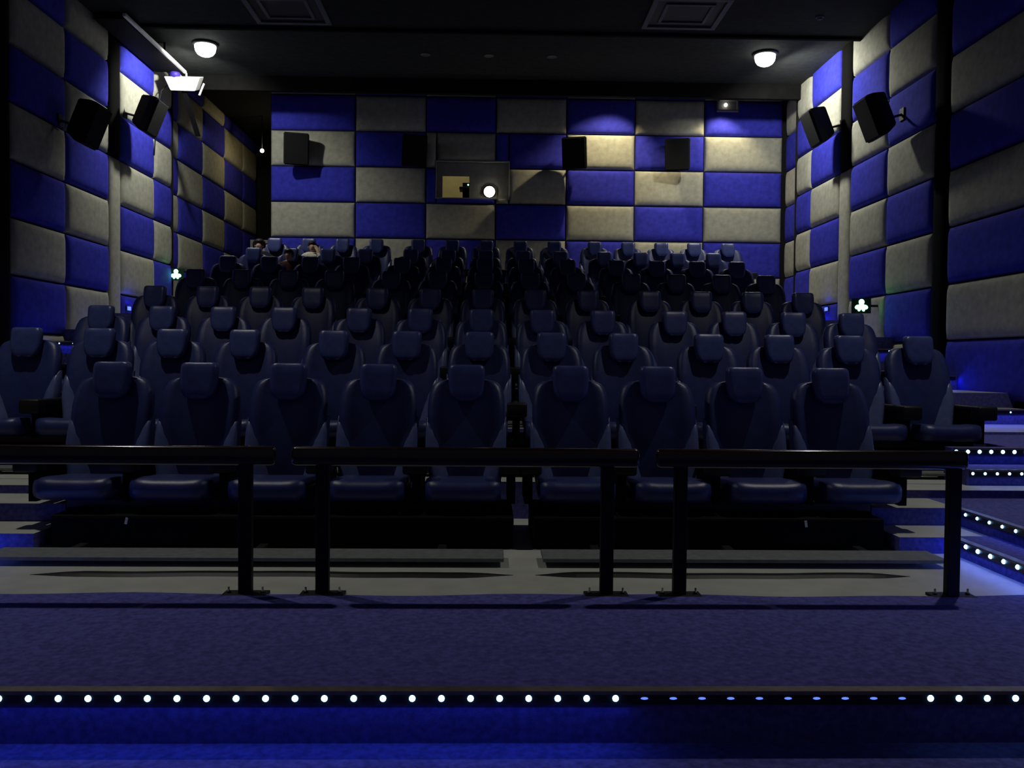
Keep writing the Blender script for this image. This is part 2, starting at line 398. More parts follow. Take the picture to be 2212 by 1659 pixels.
# unlit small downlights and a detector in the ceiling
for x, w_ in ((-1.36, 'left'), (-0.09, 'middle'), (1.17, 'right')):
    q = tag(empty('downlight', (x, 17.8, 7.52)), 'small unlit downlight in the dark ceiling, %s of three' % w_, 'lamp', 'unlit ceiling downlights')
    mesh_obj('ring', lathe_me([(0.10, 0.0), (0.10, -0.012), (0.085, -0.018), (0.075, -0.012)], 20), 'vent_grey', q)
    mesh_obj('reflector', lathe_me([(0.075, -0.008), (0.05, -0.004), (0.01, -0.003)], 20), 'glass_dark', q)
q = tag(empty('smoke_detector', (5.64, 15.25, 7.40)), 'small round smoke detector on the ceiling at upper right', 'detector')
mesh_obj('base', lathe_me([(0.07, 0.0), (0.07, -0.015), (0.06, -0.02)], 18), 'vent_grey', q)
mesh_obj('cap', lathe_me([(0.045, -0.02), (0.045, -0.04), (0.03, -0.05), (0.01, -0.052)], 18), 'vent_grey', q)

# ------------------------------------------------------------------ seats
PITCH = 0.733
def backrest_me():
    prof = [(0.36, .245, -.10), (0.45, .285, -.115), (0.60, .300, -.105), (0.75, .310, -.085), (0.90, .318, -.06), (1.00, .320, -.035),
            (1.08, .316, -.015), (1.14, .306, 0.0), (1.185, .288, .012), (1.212, .266, .022), (1.232, .225, .03), (1.244, .150, .034)]
    N = 12; bm = bmesh.new(); F, B = [], []
    for z, w, y in prof:
        fr, bk = [], []
        thick = 0.13 if z < 1.1 else 0.13 - 0.06 * (z - 1.1) / 0.14
        for i in range(N + 1):
            u = -1 + 2 * i / N
            wrap = -0.075 * abs(u) ** 2.6 * (1 if z < 1.0 else max(0.35, 1 - (z - 1.0) * 2.6))
            edge = 0.05 * max(0, (abs(u) - 0.8) / 0.2) ** 2
            fr.append(bm.verts.new((u * w, y + wrap + edge, z)))
            bk.append(bm.verts.new((u * w * 0.97, y + thick - 0.05 * u * u, z)))
        F.append(fr); B.append(bk)
    for A, flip in ((F, False), (B, True)):
        for a, b in zip(A, A[1:]):
            for i in range(N):
                q = (a[i], a[i+1], b[i+1], b[i]); bm.faces.new(q[::-1] if flip else q)
    for j in range(len(prof) - 1):
        bm.faces.new((F[j][0], F[j+1][0], B[j+1][0], B[j][0])); bm.faces.new((F[j][N], B[j][N], B[j+1][N], F[j+1][N]))
    for i in range(N):
        bm.faces.new((F[-1][i], F[-1][i+1], B[-1][i+1], B[-1][i])); bm.faces.new((F[0][i], B[0][i], B[0][i+1], F[0][i+1]))
    return bm_mesh(bm, 'backrest', True)

def headrest_me():
    # rounded pad, straight top, bottom corners rounder and narrower
    prof = [(1.068, .045), (1.073, .078), (1.087, .106), (1.112, .126), (1.155, .140), (1.22, .148), (1.28, .150), (1.325, .149), (1.348, .143), (1.360, .131), (1.366, .110)]
    N = 12; bm = bmesh.new(); F, B = [], []
    for z, w in prof:
        k = (z - 1.075) / 0.291
        e = min(1.0, min(k, 1 - k) / 0.14)
        fr, bk = [], []
        for i in range(N + 1):
            u = -1 + 2 * i / N
            r = max(0.0, 1 - max(0, (abs(u) - 0.72) / 0.28) ** 2)
            bulge = 0.028 * math.sqrt(r) * (0.35 + 0.65 * math.sqrt(max(0, e)))
            y0 = -0.085 + 0.05 * k
            fr.append(bm.verts.new((u * w, y0 - bulge - 0.01 * abs(u) ** 2, z)))
            bk.append(bm.verts.new((u * w, y0 + 0.062 - 0.02 * (1 - r) - 0.01 * (1 - e), z)))
        F.append(fr); B.append(bk)
    for A, flip in ((F, False), (B, True)):
        for a, b in zip(A, A[1:]):
            for i in range(N):
                q = (a[i], a[i+1], b[i+1], b[i]); bm.faces.new(q[::-1] if flip else q)
    for j in range(len(prof) - 1):
        bm.faces.new((F[j][0], F[j+1][0], B[j+1][0], B[j][0])); bm.faces.new((F[j][N], B[j][N], B[j+1][N], F[j+1][N]))
    for i in range(N):
        bm.faces.new((F[-1][i], F[-1][i+1], B[-1][i+1], B[-1][i])); bm.faces.new((F[0][i], B[0][i], B[0][i+1], F[0][i+1]))
    return bm_mesh(bm, 'headrest', True)

def bolster_me(s):
    # petal shaped side pad: arched top, inner edge curving down, facing inwards
    bm = bmesh.new(); rows = []; NT, NU = 10, 6
    for j in range(NT + 1):
        t = j / NT; z = 0.40 + 0.535 * t
        x_out = 0.285 + 0.045 * min(1, t / 0.5)
        x_in = x_out - 0.165 * math.sqrt(max(0.0, 1 - t ** 3.2)) * (1 - 0.12 * (1 - t)) - 0.004
        yb = -0.13 + 0.115 * t
        r = []
        for i in range(NU + 1):
            u = i / NU
            x = x_in + (x_out - x_in) * u
            lift = 0.10 * math.sin(min(1.0, u * 1.1) * PI / 2) ** 0.8 * math.sqrt(max(0.0, 1 - t ** 4)) + 0.010
            if u > 0.85: lift *= 0.82
            r.append(bm.verts.new((s * x, yb - lift, z)))
        r.append(bm.verts.new((s * (x_out + 0.004), yb + 0.03, z)))
        rows.append(r)
    for a, b in zip(rows, rows[1:]):
        for i in range(NU + 1): bm.faces.new((a[i], a[i+1], b[i+1], b[i]))
    bm.faces.new(rows[0])
    return bm_mesh(bm, 'bolster', True)

def cushion_me():
    bm = bmesh.new(); N = 10
    prof = [(-0.10, 0.34), (-0.62, 0.33), (-0.74, 0.335), (-0.785, 0.36), (-0.80, 0.40), (-0.795, 0.445), (-0.77, 0.478), (-0.72, 0.492), (-0.60, 0.488), (-0.35, 0.465), (-0.10, 0.45)]
    rings = []
    for i in range(N + 1):
        u = -1 + 2 * i / N; x = u * 0.285
        sh = 1 - 0.12 * max(0, (abs(u) - 0.75) / 0.25) ** 2
        side = 0.02 * max(0, abs(u) - 0.4)
        rings.append([bm.verts.new((x, -0.45 + (y + 0.45) * sh, 0.41 + (z - 0.41) * sh + (side if z > 0.42 else 0))) for y, z in prof])
    for a, b in zip(rings, rings[1:]):
        for j in range(len(prof)): bm.faces.new((a[j], a[(j+1) % len(prof)], b[(j+1) % len(prof)], b[j]))
    bm.faces.new(rings[0]); bm.faces.new(rings[-1])
    return bm_mesh(bm, 'cushion', True)

def armrest_me():
    return box_me(-0.030, 0.030, -0.56, -0.02, 0.60, 0.665, 0.018, 2, True)
def console_me():
    return box_me(-0.095, 0.095, -0.72, -0.56, 0.535, 0.672, 0.02, 2, True)
def arm_post_me():
    bm = bmesh.new(); add_box(bm, -0.030, 0.030, -0.60, -0.06, 0.30, 0.602)
    return bm_mesh(bm)

SEAT_MESH = {}
for nm, me, m in (('backrest', backrest_me(), 'leather'), ('headrest', headrest_me(), 'leather_pad'), ('bolster_a', bolster_me(-1), 'leather_side_lit'),
                  ('bolster_b', bolster_me(1), 'leather_side_lit'), ('seat_cushion', cushion_me(), 'leather'), ('armrest', armrest_me(), 'black_plastic'),
                  ('console', console_me(), 'black_plastic'), ('arm_panel', arm_post_me(), 'black_box'),
                  ('back_shell', box_me(-0.24, 0.24, 0.03, 0.12, 0.30, 0.62, 0.02), 'black_plastic')):
    me.materials.append(MATS[m]); SEAT_MESH[nm] = me

def seat(x, y, z, label, group, last=False):
    t = tag(empty('cinema_seat', (x, y, z)), label, 'seat', group)
    for nm, key, dx in (('backrest', 'backrest', 0), ('headrest', 'headrest', 0), ('bolster', 'bolster_a', 0), ('bolster', 'bolster_b', 0),
                        ('seat_cushion', 'seat_cushion', 0), ('back_shell', 'back_shell', 0)):
        mesh_obj(nm, SEAT_MESH[key], None, t)
    for s in ((-1, 1) if last else (-1,)):
        a = mesh_obj('armrest', SEAT_MESH['armrest'], None, t); a.location.x = s * PITCH / 2
        for nm, key in (('console', 'console'), ('arm_panel', 'arm_panel')):
            c = mesh_obj(nm, SEAT_MESH[key], None, a)
    return t

def motion_base(xs, y, z, label, tags=()):
    t = tag(empty('seat_base', ((xs[0] + xs[-1]) / 2, y, z)), label, 'seat base', 'black bases under the seats')
    w = (xs[-1] - xs[0]) / 2
    el, er = (0.12, 0.12) if z else ((0.12, 0.38) if 'left' in label else (0.34, 0.12))
    mesh_obj('plinth', box_me(-w - el, w + er, -0.84 if z == 0 else -0.66, 0.02, 0.0, 0.24, 0.02), 'black_box', t)
    mesh_obj('frame', box_me(-w - (0.12 if z == 0 else 0.30), w + (0.12 if z == 0 else 0.30), -0.60, 0.05, 0.24, 0.335, 0.02), 'black_plastic', t)
    mesh_obj('footrest', box_me(-w - 0.30, w + 0.30, -1.42 if z == 0 else -0.98, -1.12 if z == 0 else -0.78, 0.035, 0.062, 0.006), 'footboard', t)
    for s in (-1, 0, 1):
        mesh_obj('footrest_arm', box_me(s * w * 0.9 - 0.03, s * w * 0.9 + 0.03, -1.2 if z == 0 else -0.9, -0.6, 0.012, 0.04), 'black_plastic', t)
    for dx, tilt in tags:
        g = mesh_obj('paper_tag', box_me(-0.009, 0.009, -0.004, 0.0, -0.024, 0.024), 'tag_pale', t)
        g.location = (dx - (xs[0] + xs[-1]) / 2, -0.845, 0.20); g.rotation_euler = (0, tilt, 0)
    return t

ORD = ['first', 'second', 'third', 'fourth', 'fifth', 'sixth', 'seventh', 'back']
def build_row(k, blocks):
    y, z = ROWS[k]
    rown = 'front row' if k == 0 else ('back row' if k == 7 else ORD[k] + ' row')
    for bn, xs in blocks:
        for i, x in enumerate(xs):
            lab = 'dark blue leather cinema seat, %s, %s block, %s from left' % (rown, bn, ORD[i] if i < 5 else 'last')
            seat(x, y, z, lab, 'seats in the ' + rown, last=(i == len(xs) - 1))
        tags = ()
        if k == 0: tags = ((-2.67, 0.2),) if bn == 'left' else ((2.37, -0.15),)
        motion_base(xs, y, z, 'long black seat base under the %s block, %s' % (bn, rown), tags)
build_row(0, (('left', ROW1_L), ('right', ROW1_R)))
for k in range(1, 8):
    build_row(k, (('left', BLOCK_L), ('middle', BLOCK_C), ('right', BLOCK_R + ([5.17] if k == 7 else []))))

# ------------------------------------------------------------------ guard rails in front of the first row
RY = 5.21
def guard_rail(x0, x1, posts, label):
    g = tag(empty('guard_rail', ((x0 + x1) / 2, RY, 0)), label, 'railing', 'guard rails before the front row')
    c = (x0 + x1) / 2
    mesh_obj('handrail', box_me(x0 - c, x1 - c, -0.035, 0.035, 0.772, 0.885, 0.030, 4, True), 'rail_wood', g)
    for p in posts:
        q = mesh_obj('post', box_me(p - c - 0.039, p - c + 0.039, -0.025, 0.025, 0.0, 0.785, 0.004), 'rail_metal', g)
        b = mesh_obj('base_plate', box_me(p - c - 0.13, p - c + 0.13, -0.06, 0.06, 0.0, 0.016, 0.003), 'rail_metal', g)
        for dx in (-0.10, 0.10):
            k = mesh_obj('bolt', lathe_me([(0.014, 0.014), (0.014, 0.028), (0.006, 0.028), (0.006, 0.05)], 8), 'bolt_metal', b)
            k.location = (p - c + dx, 0.0, 0)
guard_rail(-4.2, -1.261, (-3.55, -1.44), 'dark guard rail at the left with black metal posts')
guard_rail(-1.174, 0.891, (-0.987, 0.70), 'dark guard rail in the middle, shortest of the three')
guard_rail(0.987, 2.87, (1.138, 2.79), 'dark guard rail at the right beside the lit side steps')

# low dark strips on the floor before the footrests
for x0, x1, lab in ((-2.95, 0.16, 'long dark strip on the floor, left of the two'), (0.30, 2.78, 'long dark strip on the floor, right of the two')):
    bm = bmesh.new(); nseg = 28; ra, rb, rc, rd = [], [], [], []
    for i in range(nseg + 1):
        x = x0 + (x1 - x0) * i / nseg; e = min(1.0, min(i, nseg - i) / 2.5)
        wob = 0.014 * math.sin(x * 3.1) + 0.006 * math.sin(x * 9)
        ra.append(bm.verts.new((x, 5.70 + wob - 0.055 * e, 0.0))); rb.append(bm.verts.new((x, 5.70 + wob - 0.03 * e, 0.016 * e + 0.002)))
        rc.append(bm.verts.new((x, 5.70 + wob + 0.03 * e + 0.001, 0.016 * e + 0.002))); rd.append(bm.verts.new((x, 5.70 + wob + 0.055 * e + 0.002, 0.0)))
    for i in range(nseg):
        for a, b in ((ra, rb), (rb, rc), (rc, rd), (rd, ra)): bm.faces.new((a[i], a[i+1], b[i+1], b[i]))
    tag(mesh_obj('floor_strip', bm_mesh(bm), 'black_plastic'), lab, 'cable cover', 'dark strips on the floor')

# ------------------------------------------------------------------ LED strips
BLUE = (0.06, 0.10, 1.0)
LED_ME = None
def led_dome():
    global LED_ME
    if LED_ME is None:
        bm = bmesh.new()
        bmesh.ops.create_uvsphere(bm, u_segments=10, v_segments=6, radius=1.0)
        LED_ME = bm_mesh(bm, 'led', True); LED_ME.materials.append(MATS['led_blue'])
    return LED_ME
def led_strip(p0, p1, out, spacing, label, r=0.011, power=3.0, light_dir=None, dim=None, start=0.0, group='blue step light strips', glow=True):
    p0, p1 = Vector(p0), Vector(p1); L = (p1 - p0).length; d = (p1 - p0) / L; out = Vector(out).normalized()
    t = tag(empty('led_strip', p0), label, 'light strip', group)
    up = Vector((0, 0, 1))
    def bar(a, b, o0, o1, z0, z1, nm, m):
        bm = bmesh.new(); vs = []
        for s in (a, b):
            for o, z in ((o0, z0), (o1, z0), (o1, z1), (o0, z1)): vs.append(bm.verts.new(d * s + out * o + up * z))
        for f in ((0,1,2,3), (7,6,5,4), (0,4,5,1), (1,5,6,2), (2,6,7,3), (3,7,4,0)): bm.faces.new([vs[i] for i in f])
        return mesh_obj(nm, bm_mesh(bm), m, t)
    bar(0, L, -0.03, 0.028, 0.004, 0.020, 'nosing', 'bronze_trim')
    bar(0, L, 0.0, 0.008, -0.045, 0.004, 'channel', 'led_channel')
    s = start; i = 0
    while s < L:
        dm = dim(i, (p0 + d * s)) if dim else 1.0
        o = bpy.data.objects.new('led', led_dome()); COL.objects.link(o); o.parent = t
        o.location = d * s + out * 0.008 + up * (-0.018)
        if dm >= 1.0: o.scale = (r, r * 0.8, r)
        else:
            o.scale = (r * 1.2, r * 0.5, r * 0.38); o.material_slots[0].link = 'OBJECT'; o.material_slots[0].material = MATS['led_blue_dim']
        s += spacing; i += 1
    if glow:
        ga, gb = glow if isinstance(glow, tuple) else (0.0, L)
        ld = light_dir or (out + Vector((0, 0, -0.9)))
        area_light('strip_light', d * ((ga + gb) / 2) + out * 0.024 + up * (-0.016), ld, gb - ga, 0.012, power, BLUE, t, 'RECTANGLE', xdir=d)
    return t

def front_dim(i, p):
    return 0.5 if 0.62 < p.x < 1.80 else 1.0  # dim dashes stand for glints of leds hidden behind the nosing
led_strip((-4.0, 3.67, 0.0), (4.0, 3.67, 0.0), (0, -1, 0), 0.1222, 'long blue LED strip along the nearest step edge', r=0.0140, power=2.6, dim=front_dim, start=0.016, glow=(0.4, 4.6))
led_strip((3.43, 6.40, 0.115), (3.43, 4.2, 0.115), (-1, 0, 0), 0.155, 'blue LED strip on the lowest side step at right', r=0.017, power=2.0, start=0.2)
led_strip((3.74, 7.0, 0.245), (3.74, 4.2, 0.245), (-1, 0, 0), 0.165, 'blue LED strip on the second side step at right', r=0.013, power=0.8, start=0.22)
led_strip((4.26, 7.70, 0.455), (6.7, 7.70, 0.455), (0, -1, 0), 0.110, 'blue LED strip on the third side step at right', r=0.013, power=0.8, start=0.03)
led_strip((4.32, 8.08, 0.612), (6.7, 8.08, 0.612), (0, -1, 0), 0.110, 'blue LED strip on the highest side step at right', r=0.018, power=1.0, start=0.02)
led_strip((-3.72, 6.40, 0.105), (-3.72, 4.2, 0.105), (1, 0, 0), 0.155, 'blue LED strip on the side step at far left', r=0.015, power=3.5, start=0.2)

for k in range(3, 8):
    z = (ROWS[k][1] + ROWS[k-1][1]) / 2; y = tier_edge[k] - 0.46
    for xa, xb, sd in ((XL + 0.03, -5.16, 'left'), (4.92, XR - 0.03, 'right')):
        led_strip((xa, y, z - 0.018), (xb, y, z - 0.018), (0, -1, 0), 0.22, 'blue LED strip on the %s aisle step below the %s row' % (sd, ORD[k]), r=0.010, power=2.8, start=0.06, group='blue aisle step strips')

# blue aisle lights low on the side walls
def aisle_light(x, y, z, nx, label, power):
    t = tag(empty('aisle_light', (x, y, z)), label, 'wall light', 'blue aisle lights low on the walls')
    mesh_obj('housing', box_me(-0.02 if nx < 0 else 0.0, 0.0 if nx < 0 else 0.02, -0.10, 0.10, -0.055, 0.055, 0.005), 'led_channel', t)
    a = nx * 0.022
    mesh_obj('glowing_window', box_me(min(a, a + nx * 0.01), max(a, a + nx * 0.01), -0.075, 0.075, -0.035, 0.035, 0.003), 'led_blue_dim', t)
    area_light('aisle_glow', (nx * 0.05, 0, 0), (nx * 0.5, 0, 0.35), 0.14, 0.06, power, (0.05, 0.06, 1.0), t, 'RECTANGLE', xdir=(0, 1, 0))
aisle_light(XL, 17.15, 2.345, 1, 'small blue aisle light low on the left wall', 3.0)
aisle_light(XR, 17.55, 2.5, -1, 'small blue aisle light low on the right wall', 2.0)

# ------------------------------------------------------------------ green exit pictograms
def exit_sign(x, y, z, nx, label):
    t = tag(empty('exit_sign', (x, y, z), PI / 2), label, 'exit sign', 'green exit signs')
    mesh_obj('sign_plate', box_me(-0.012, 0.012, -0.17, 0.17, -0.13, 0.13, 0.004), 'sign_body', t)
    bm = bmesh.new(); X = nx * 0.016
    def blob(cy, cz, ry, rz, rot=0.0, n=14):
        ring = []
        for i in range(n):
            a = 2 * PI * i / n; u, v = ry * math.cos(a), rz * math.sin(a)
            ring.append((cy + u * math.cos(rot) - v * math.sin(rot), cz + u * math.sin(rot) + v * math.cos(rot)))
        f = [bm.verts.new((X, u, v)) for u, v in ring]; b = [bm.verts.new((X - nx * 0.006, u, v)) for u, v in ring]
        bm.faces.new(f); bm.faces.new(b[::-1])
        for i in range(n): bm.faces.new((f[i], b[i], b[(i+1) % n], f[(i+1) % n]))
    blob(0.0, 0.066, 0.050, 0.050); blob(0.0, 0.0, 0.045, 0.062)
    blob(-0.062, -0.022, 0.054, 0.040, 0.25); blob(0.062, -0.022, 0.054, 0.040, -0.25)
    blob(-0.034, -0.066, 0.026, 0.034, -0.45); blob(0.038, -0.064, 0.026, 0.034, 0.5)
    mesh_obj('mounting_arm', box_me(-0.01, 0.01, 0.17, 0.30, -0.02, 0.02) if label.find('right wall') < 0 else box_me(-0.01, 0.01, -0.30, -0.17, -0.02, 0.02), 'sign_body', t)
    mesh_obj('running_figure', bm_mesh(bm), 'green_glow', t)
    area_light('sign_light', (nx * 0.05, 0, 0), (nx, 0, -0.3), 0.2, 0.2, 0.10, (0.2, 1.0, 0.4), t)
exit_sign(XR - 0.29, 15.25, 2.42, -1, 'small glowing green exit sign on the right wall')
exit_sign(XL2 + 0.29, 19.5, 3.23, -1, 'small glowing green exit sign on the left wall')

# ------------------------------------------------------------------ loudspeakers
def speaker(x, y, z, facing, tilt, label, s=1.0, wall_off=0.3):
    """facing: angle of the front around z (0 = towards the camera, -y)."""
    t = tag(empty('loudspeaker', (x, y, z)), label, 'loudspeaker', 'black loudspeakers on the walls')
    t.rotation_euler = (0, 0, facing)
    body = bmesh.new(); w, h, dp = 0.30 * s, 0.38 * s, 0.40 * s
    ring = [(-w, -h), (w, -h), (w, h), (-w, h)]
    R = Matrix.Rotation(tilt, 3, 'X')
    f = [body.verts.new(R @ Vector((u, 0, v))) for u, v in ring]
    m = [body.verts.new(R @ Vector((u, dp * 0.35, v))) for u, v in ring]
    b = [body.verts.new(R @ Vector((u * 0.62, dp, v * 0.80 + 0.03))) for u, v in ring]
    body.faces.new(f); body.faces.new(b[::-1])
    for A, B in ((f, m), (m, b)):
        for i in range(4): body.faces.new((A[i], A[(i+1) % 4], B[(i+1) % 4], B[i]))
    bmesh.ops.bevel(body, geom=list(body.edges), offset=0.02, segments=2, affect='EDGES')
    mesh_obj('cabinet', bm_mesh(body), 'speaker_black', t)
    g = mesh_obj('grille', box_me(-w * 0.92, w * 0.92, -0.022, 0.002, -h * 0.94, h * 0.94, 0.012), 'grille_black', t)
    g.rotation_euler = (tilt, 0, 0)
    mesh_obj('bracket', tube_me([(0, dp * 0.8, 0.05), (0, dp * 0.9 + wall_off * 0.4, 0.05), (0, dp + wall_off, 0.10)], 0.022), 'bolt_metal', t)
    pl = mesh_obj('wall_plate', box_me(-0.08, 0.08, dp + wall_off - 0.01, dp + wall_off + 0.01, 0.0, 0.20, 0.004), 'speaker_black', t)
speaker(6.20, 17.15, 5.97, -PI/2, 0.38, 'black loudspeaker on the right wall below the bright lamp', 0.90, 0.24)
speaker(6.15, 14.45, 5.42, -PI/2, 0.38, 'black loudspeaker on the right wall, nearer the camera', 0.92, 0.22)
speaker(-6.42, 17.1, 5.97, PI/2, 0.38, 'black loudspeaker on the left wall below the white fixture', 0.90, 0.24)
speaker(-6.40, 14.5, 5.12, PI/2, 0.38, 'black loudspeaker on the left wall, nearer the camera', 0.92, 0.22)
for x, side in ((-4.50, 'left-most on the back wall'), (-1.79, 'left of the projection window on the back wall'), (1.88, 'right of the projection window on the back wall'), (4.28, 'right-most on the back wall')):
    speaker(x, 20.42, 6.22, 0.25 if x < 0 else -0.25, 0.22, 'black loudspeaker, ' + side, 0.95, 0.16)

# ------------------------------------------------------------------ emergency light on the back wall
def warm_spot(parent, loc, power, aim, cone):
    l = bpy.data.lights.new('warm_light', 'SPOT'); l.energy = power; l.color = (1.0, 0.84, 0.53); l.spot_size = cone; l.spot_blend = 0.55; l.shadow_soft_size = 0.05
    o = bpy.data.objects.new('warm_light', l); COL.objects.link(o); o.parent = parent; o.location = loc
    z_ = -Vector(aim).normalized(); x_ = z_.orthogonal().normalized(); o.rotation_euler = Matrix((x_, z_.cross(x_), z_)).transposed().to_euler()
def emergency_light(x, y, z):
    t = tag(empty('emergency_light', (x, y, z)), 'boxy emergency light high on the back wall at right', 'wall light')
    mesh_obj('housing', box_me(-0.26, 0.26, -0.10, 0.0, -0.15, -0.11, 0.008), 'vent_grey', t)
    mesh_obj('housing_top', box_me(-0.20, 0.26, -0.10, 0.0, 0.10, 0.15, 0.008), 'vent_grey', t)
    mesh_obj('back_plate', box_me(-0.24, 0.24, -0.03, 0.0, -0.11, 0.10, 0.004), 'vent_grey', t)
    mesh_obj('side_bar', box_me(0.22, 0.26, -0.10, 0.0, -0.11, 0.10, 0.004), 'vent_grey', t)
    mesh_obj('side_bar', box_me(-0.26, -0.22, -0.10, 0.0, -0.11, 0.10, 0.004), 'vent_grey', t)
    b = mesh_obj('bulb', sphere_me(0.042, u=12, v=8), 'small_glow', t); b.location = (-0.05, -0.08, 0.0)
    warm_spot(t, (-0.05, -0.48, -0.02), EMERGENCY_POWER, (-0.10, 0.16, -1.0), 1.9)
emergency_light(5.57, 20.985, 7.52)
sl = tag(empty('slot_lamp', (2.95, 20.05, 8.0)), 'warm lamp recessed in the ceiling slot above the back wall', 'lamp')
mesh_obj('lamp_housing', lathe_me([(0.09, 0.0), (0.09, -0.04), (0.07, -0.05)], 16), 'lamp_ring', sl)
mesh_obj('lens', lathe_me([(0.07, -0.045), (0.05, -0.055), (0.01, -0.058)], 16), 'small_glow', sl)
warm_spot(sl, (0, 0, -0.08), SLOT_POWER, (-0.12, 0.12, -1.0), 1.75)

# ------------------------------------------------------------------ projection booth
bw = structure(empty('window_1', ((WX0 + WX1) / 2, YB + 0.11, WZ0)))
c0 = (WX0 + WX1) / 2; W2 = (WX1 - WX0) / 2; WH = WZ1 - WZ0
ox0, ox1, oz0, oz1 = -W2 + 0.14, -W2 + 0.78, 0.02, 0.53      # clear opening in the board
for nm, a in (('board', (-W2, ox0, 0, WH)), ('board', (ox1, W2, 0, WH)), ('board', (ox0, ox1, oz1, WH)), ('board', (ox0, ox1, 0, oz0))):
    mesh_obj(nm, box_me(a[0], a[1], 0.02, 0.06, a[2], a[3]), 'booth_frame', bw)
for a in ((-W2 - 0.02, W2 + 0.02, WH, WH + 0.03), (-W2 - 0.02, W2 + 0.02, -0.03, 0.0), (-W2 - 0.02, -W2, 0, WH), (W2, W2 + 0.02, 0, WH)):
    mesh_obj('frame_edge', box_me(a[0], a[1], -0.09, 0.07, a[2], a[3], 0.004), 'booth_frame', bw)
# booth room behind the window
bm = bmesh.new()
add_box(bm, -2.3, 1.5, 23.4, 23.5, 4.2, 7.4); add_box(bm, -2.4, -2.3, 21.35, 23.5, 4.2, 7.4); add_box(bm, 1.5, 1.6, 21.35, 23.5, 4.2, 7.4)
add_box(bm, -2.4, 1.6, 21.35, 23.5, 7.3, 7.4); add_box(bm, -2.4, 1.6, 21.35, 23.5, 4.1, 4.2)
structure(mesh_obj('wall_booth', bm_mesh(bm), 'booth_wall'))
cab = tag(empty('equipment_rack', (-0.62, 22.3, 4.2)), 'dark equipment rack seen through the projection window', 'equipment')
mesh_obj('rack_body', box_me(-0.12, 0.30, -0.3, 0.3, 0.0, 1.62, 0.01), 'black_box', cab)
mesh_obj('rack_shelf', box_me(-0.20, 0.30, -0.32, 0.1, 1.46, 1.52, 0.008), 'black_plastic', cab)
i = mesh_obj('indicator_light', sphere_me(0.02, u=10, v=6), 'green_glow', cab); i.location = (0.02, -0.34, 1.56)
pr = tag(empty('projector', (-0.07, 21.02, WZ0)), 'lit projector lens in the window of the back wall', 'projector')
mesh_obj('lens_barrel', (lambda me: (me.transform(Matrix.Translation((0, 0.1, 0.16)) @ Matrix.Rotation(PI/2, 4, 'X')), me)[1])(lathe_me([(0.16, -0.25), (0.16, 0.03), (0.135, 0.04)], 24)), 'black_plastic', pr)
mesh_obj('lens', (lambda me: (me.transform(Matrix.Translation((0, 0.1, 0.16)) @ Matrix.Rotation(PI/2, 4, 'X')), me)[1])(lathe_me([(0.135, 0.03), (0.12, 0.06), (0.07, 0.075), (0.01, 0.08)], 24)), 'lens_glow', pr)
mesh_obj('projector_body', box_me(-0.35, 0.35, 0.40, 1.2, -0.12, 0.42, 0.03), 'black_plastic', pr)
bl = tag(empty('booth_lamp', (-0.9, 22.1, 7.29)), 'lamp inside the projection booth', 'lamp')
mesh_obj('shade', lathe_me([(0.14, 0.0), (0.14, -0.04), (0.10, -0.06)], 16), 'small_glow', bl)
area_light('booth_light', (0, 0, -0.08), (0, 0, -1), 0.3, 0.3, 7.0, (1.0, 0.88, 0.55), bl)
# small light in the passage
pl = tag(empty('passage_lamp', (-6.26, 24.2, 7.05)), 'tiny warm lamp in the dark passage at back left', 'lamp')
mesh_obj('glass', sphere_me(0.055, u=12, v=8), 'small_glow', pl)
mesh_obj('stem', tube_me([(0, 0, 0.04), (0, 0, 0.95)], 0.012), 'black_plastic', pl)
l = bpy.data.lights.new('passage_light', 'POINT'); l.energy = 14; l.color = (1.0, 0.78, 0.38); l.shadow_soft_size = 0.06
o = bpy.data.objects.new('passage_light', l); COL.objects.link(o); o.parent = pl; o.location = (0.2, -0.1, -0.15)

# ------------------------------------------------------------------ white fixture hung on a rail at upper left
fx = tag(empty('hanging_fixture', (-6.40, 18.40, 7.18)), 'white boxy fixture hung from a long rail by the left wall', 'fixture')
mesh_obj('rail', box_me(-0.01, 0.05, -2.9, 0.15, 0.11, 0.17, 0.01), 'white_paint', fx)
mesh_obj('rail_housing', box_me(-0.56, -0.01, -2.8, 0.05, 0.10, 0.20, 0.02), 'black_box', fx)
for yy in (-2.5, -1.0):
    mesh_obj('hanger', box_me(0.0, 0.04, yy - 0.02, yy + 0.02, 0.17, 0.225 if yy < -2.3 else 0.345), 'black_plastic', fx)
mesh_obj('bracket', tube_me([(0.02, 0.12, 0.14), (0.035, 0.16, 0.12), (0.035, 0.17, 0.06), (0.02, 0.16, 0.0), (0.0, 0.14, -0.05)], 0.022), 'white_paint', fx)
mesh_obj('pivot', (lambda me: (me.transform(Matrix.Translation((-0.12, 0.12, 0.03)) @ Matrix.Rotation(PI/2, 4, 'Y')), me)[1])(lathe_me([(0.03, -0.10), (0.06, -0.09), (0.06, 0.05), (0.03, 0.07)], 14)), 'white_paint', fx)
mesh_obj('motor_cap', sphere_me(0.11, 1.0, 1.1, 0.85, c=(-0.16, 0.06, 0.06)), 'blue_plastic', fx)
bx_ = bmesh.new(); add_box(bx_, -0.36, 0.36, -0.02, 0.34, -0.27, 0.0)
for v in bx_.verts:
    if v.co.z < -0.1: v.co.x -= 0.12 if v.co.x > 0 else -0.10
bmesh.ops.bevel(bx_, geom=list(bx_.edges), offset=0.012, segments=2, affect='EDGES')
b_ = mesh_obj('box', bm_mesh(bx_), 'white_paint', fx); b_.rotation_euler = (0.35, 0, 0.05)
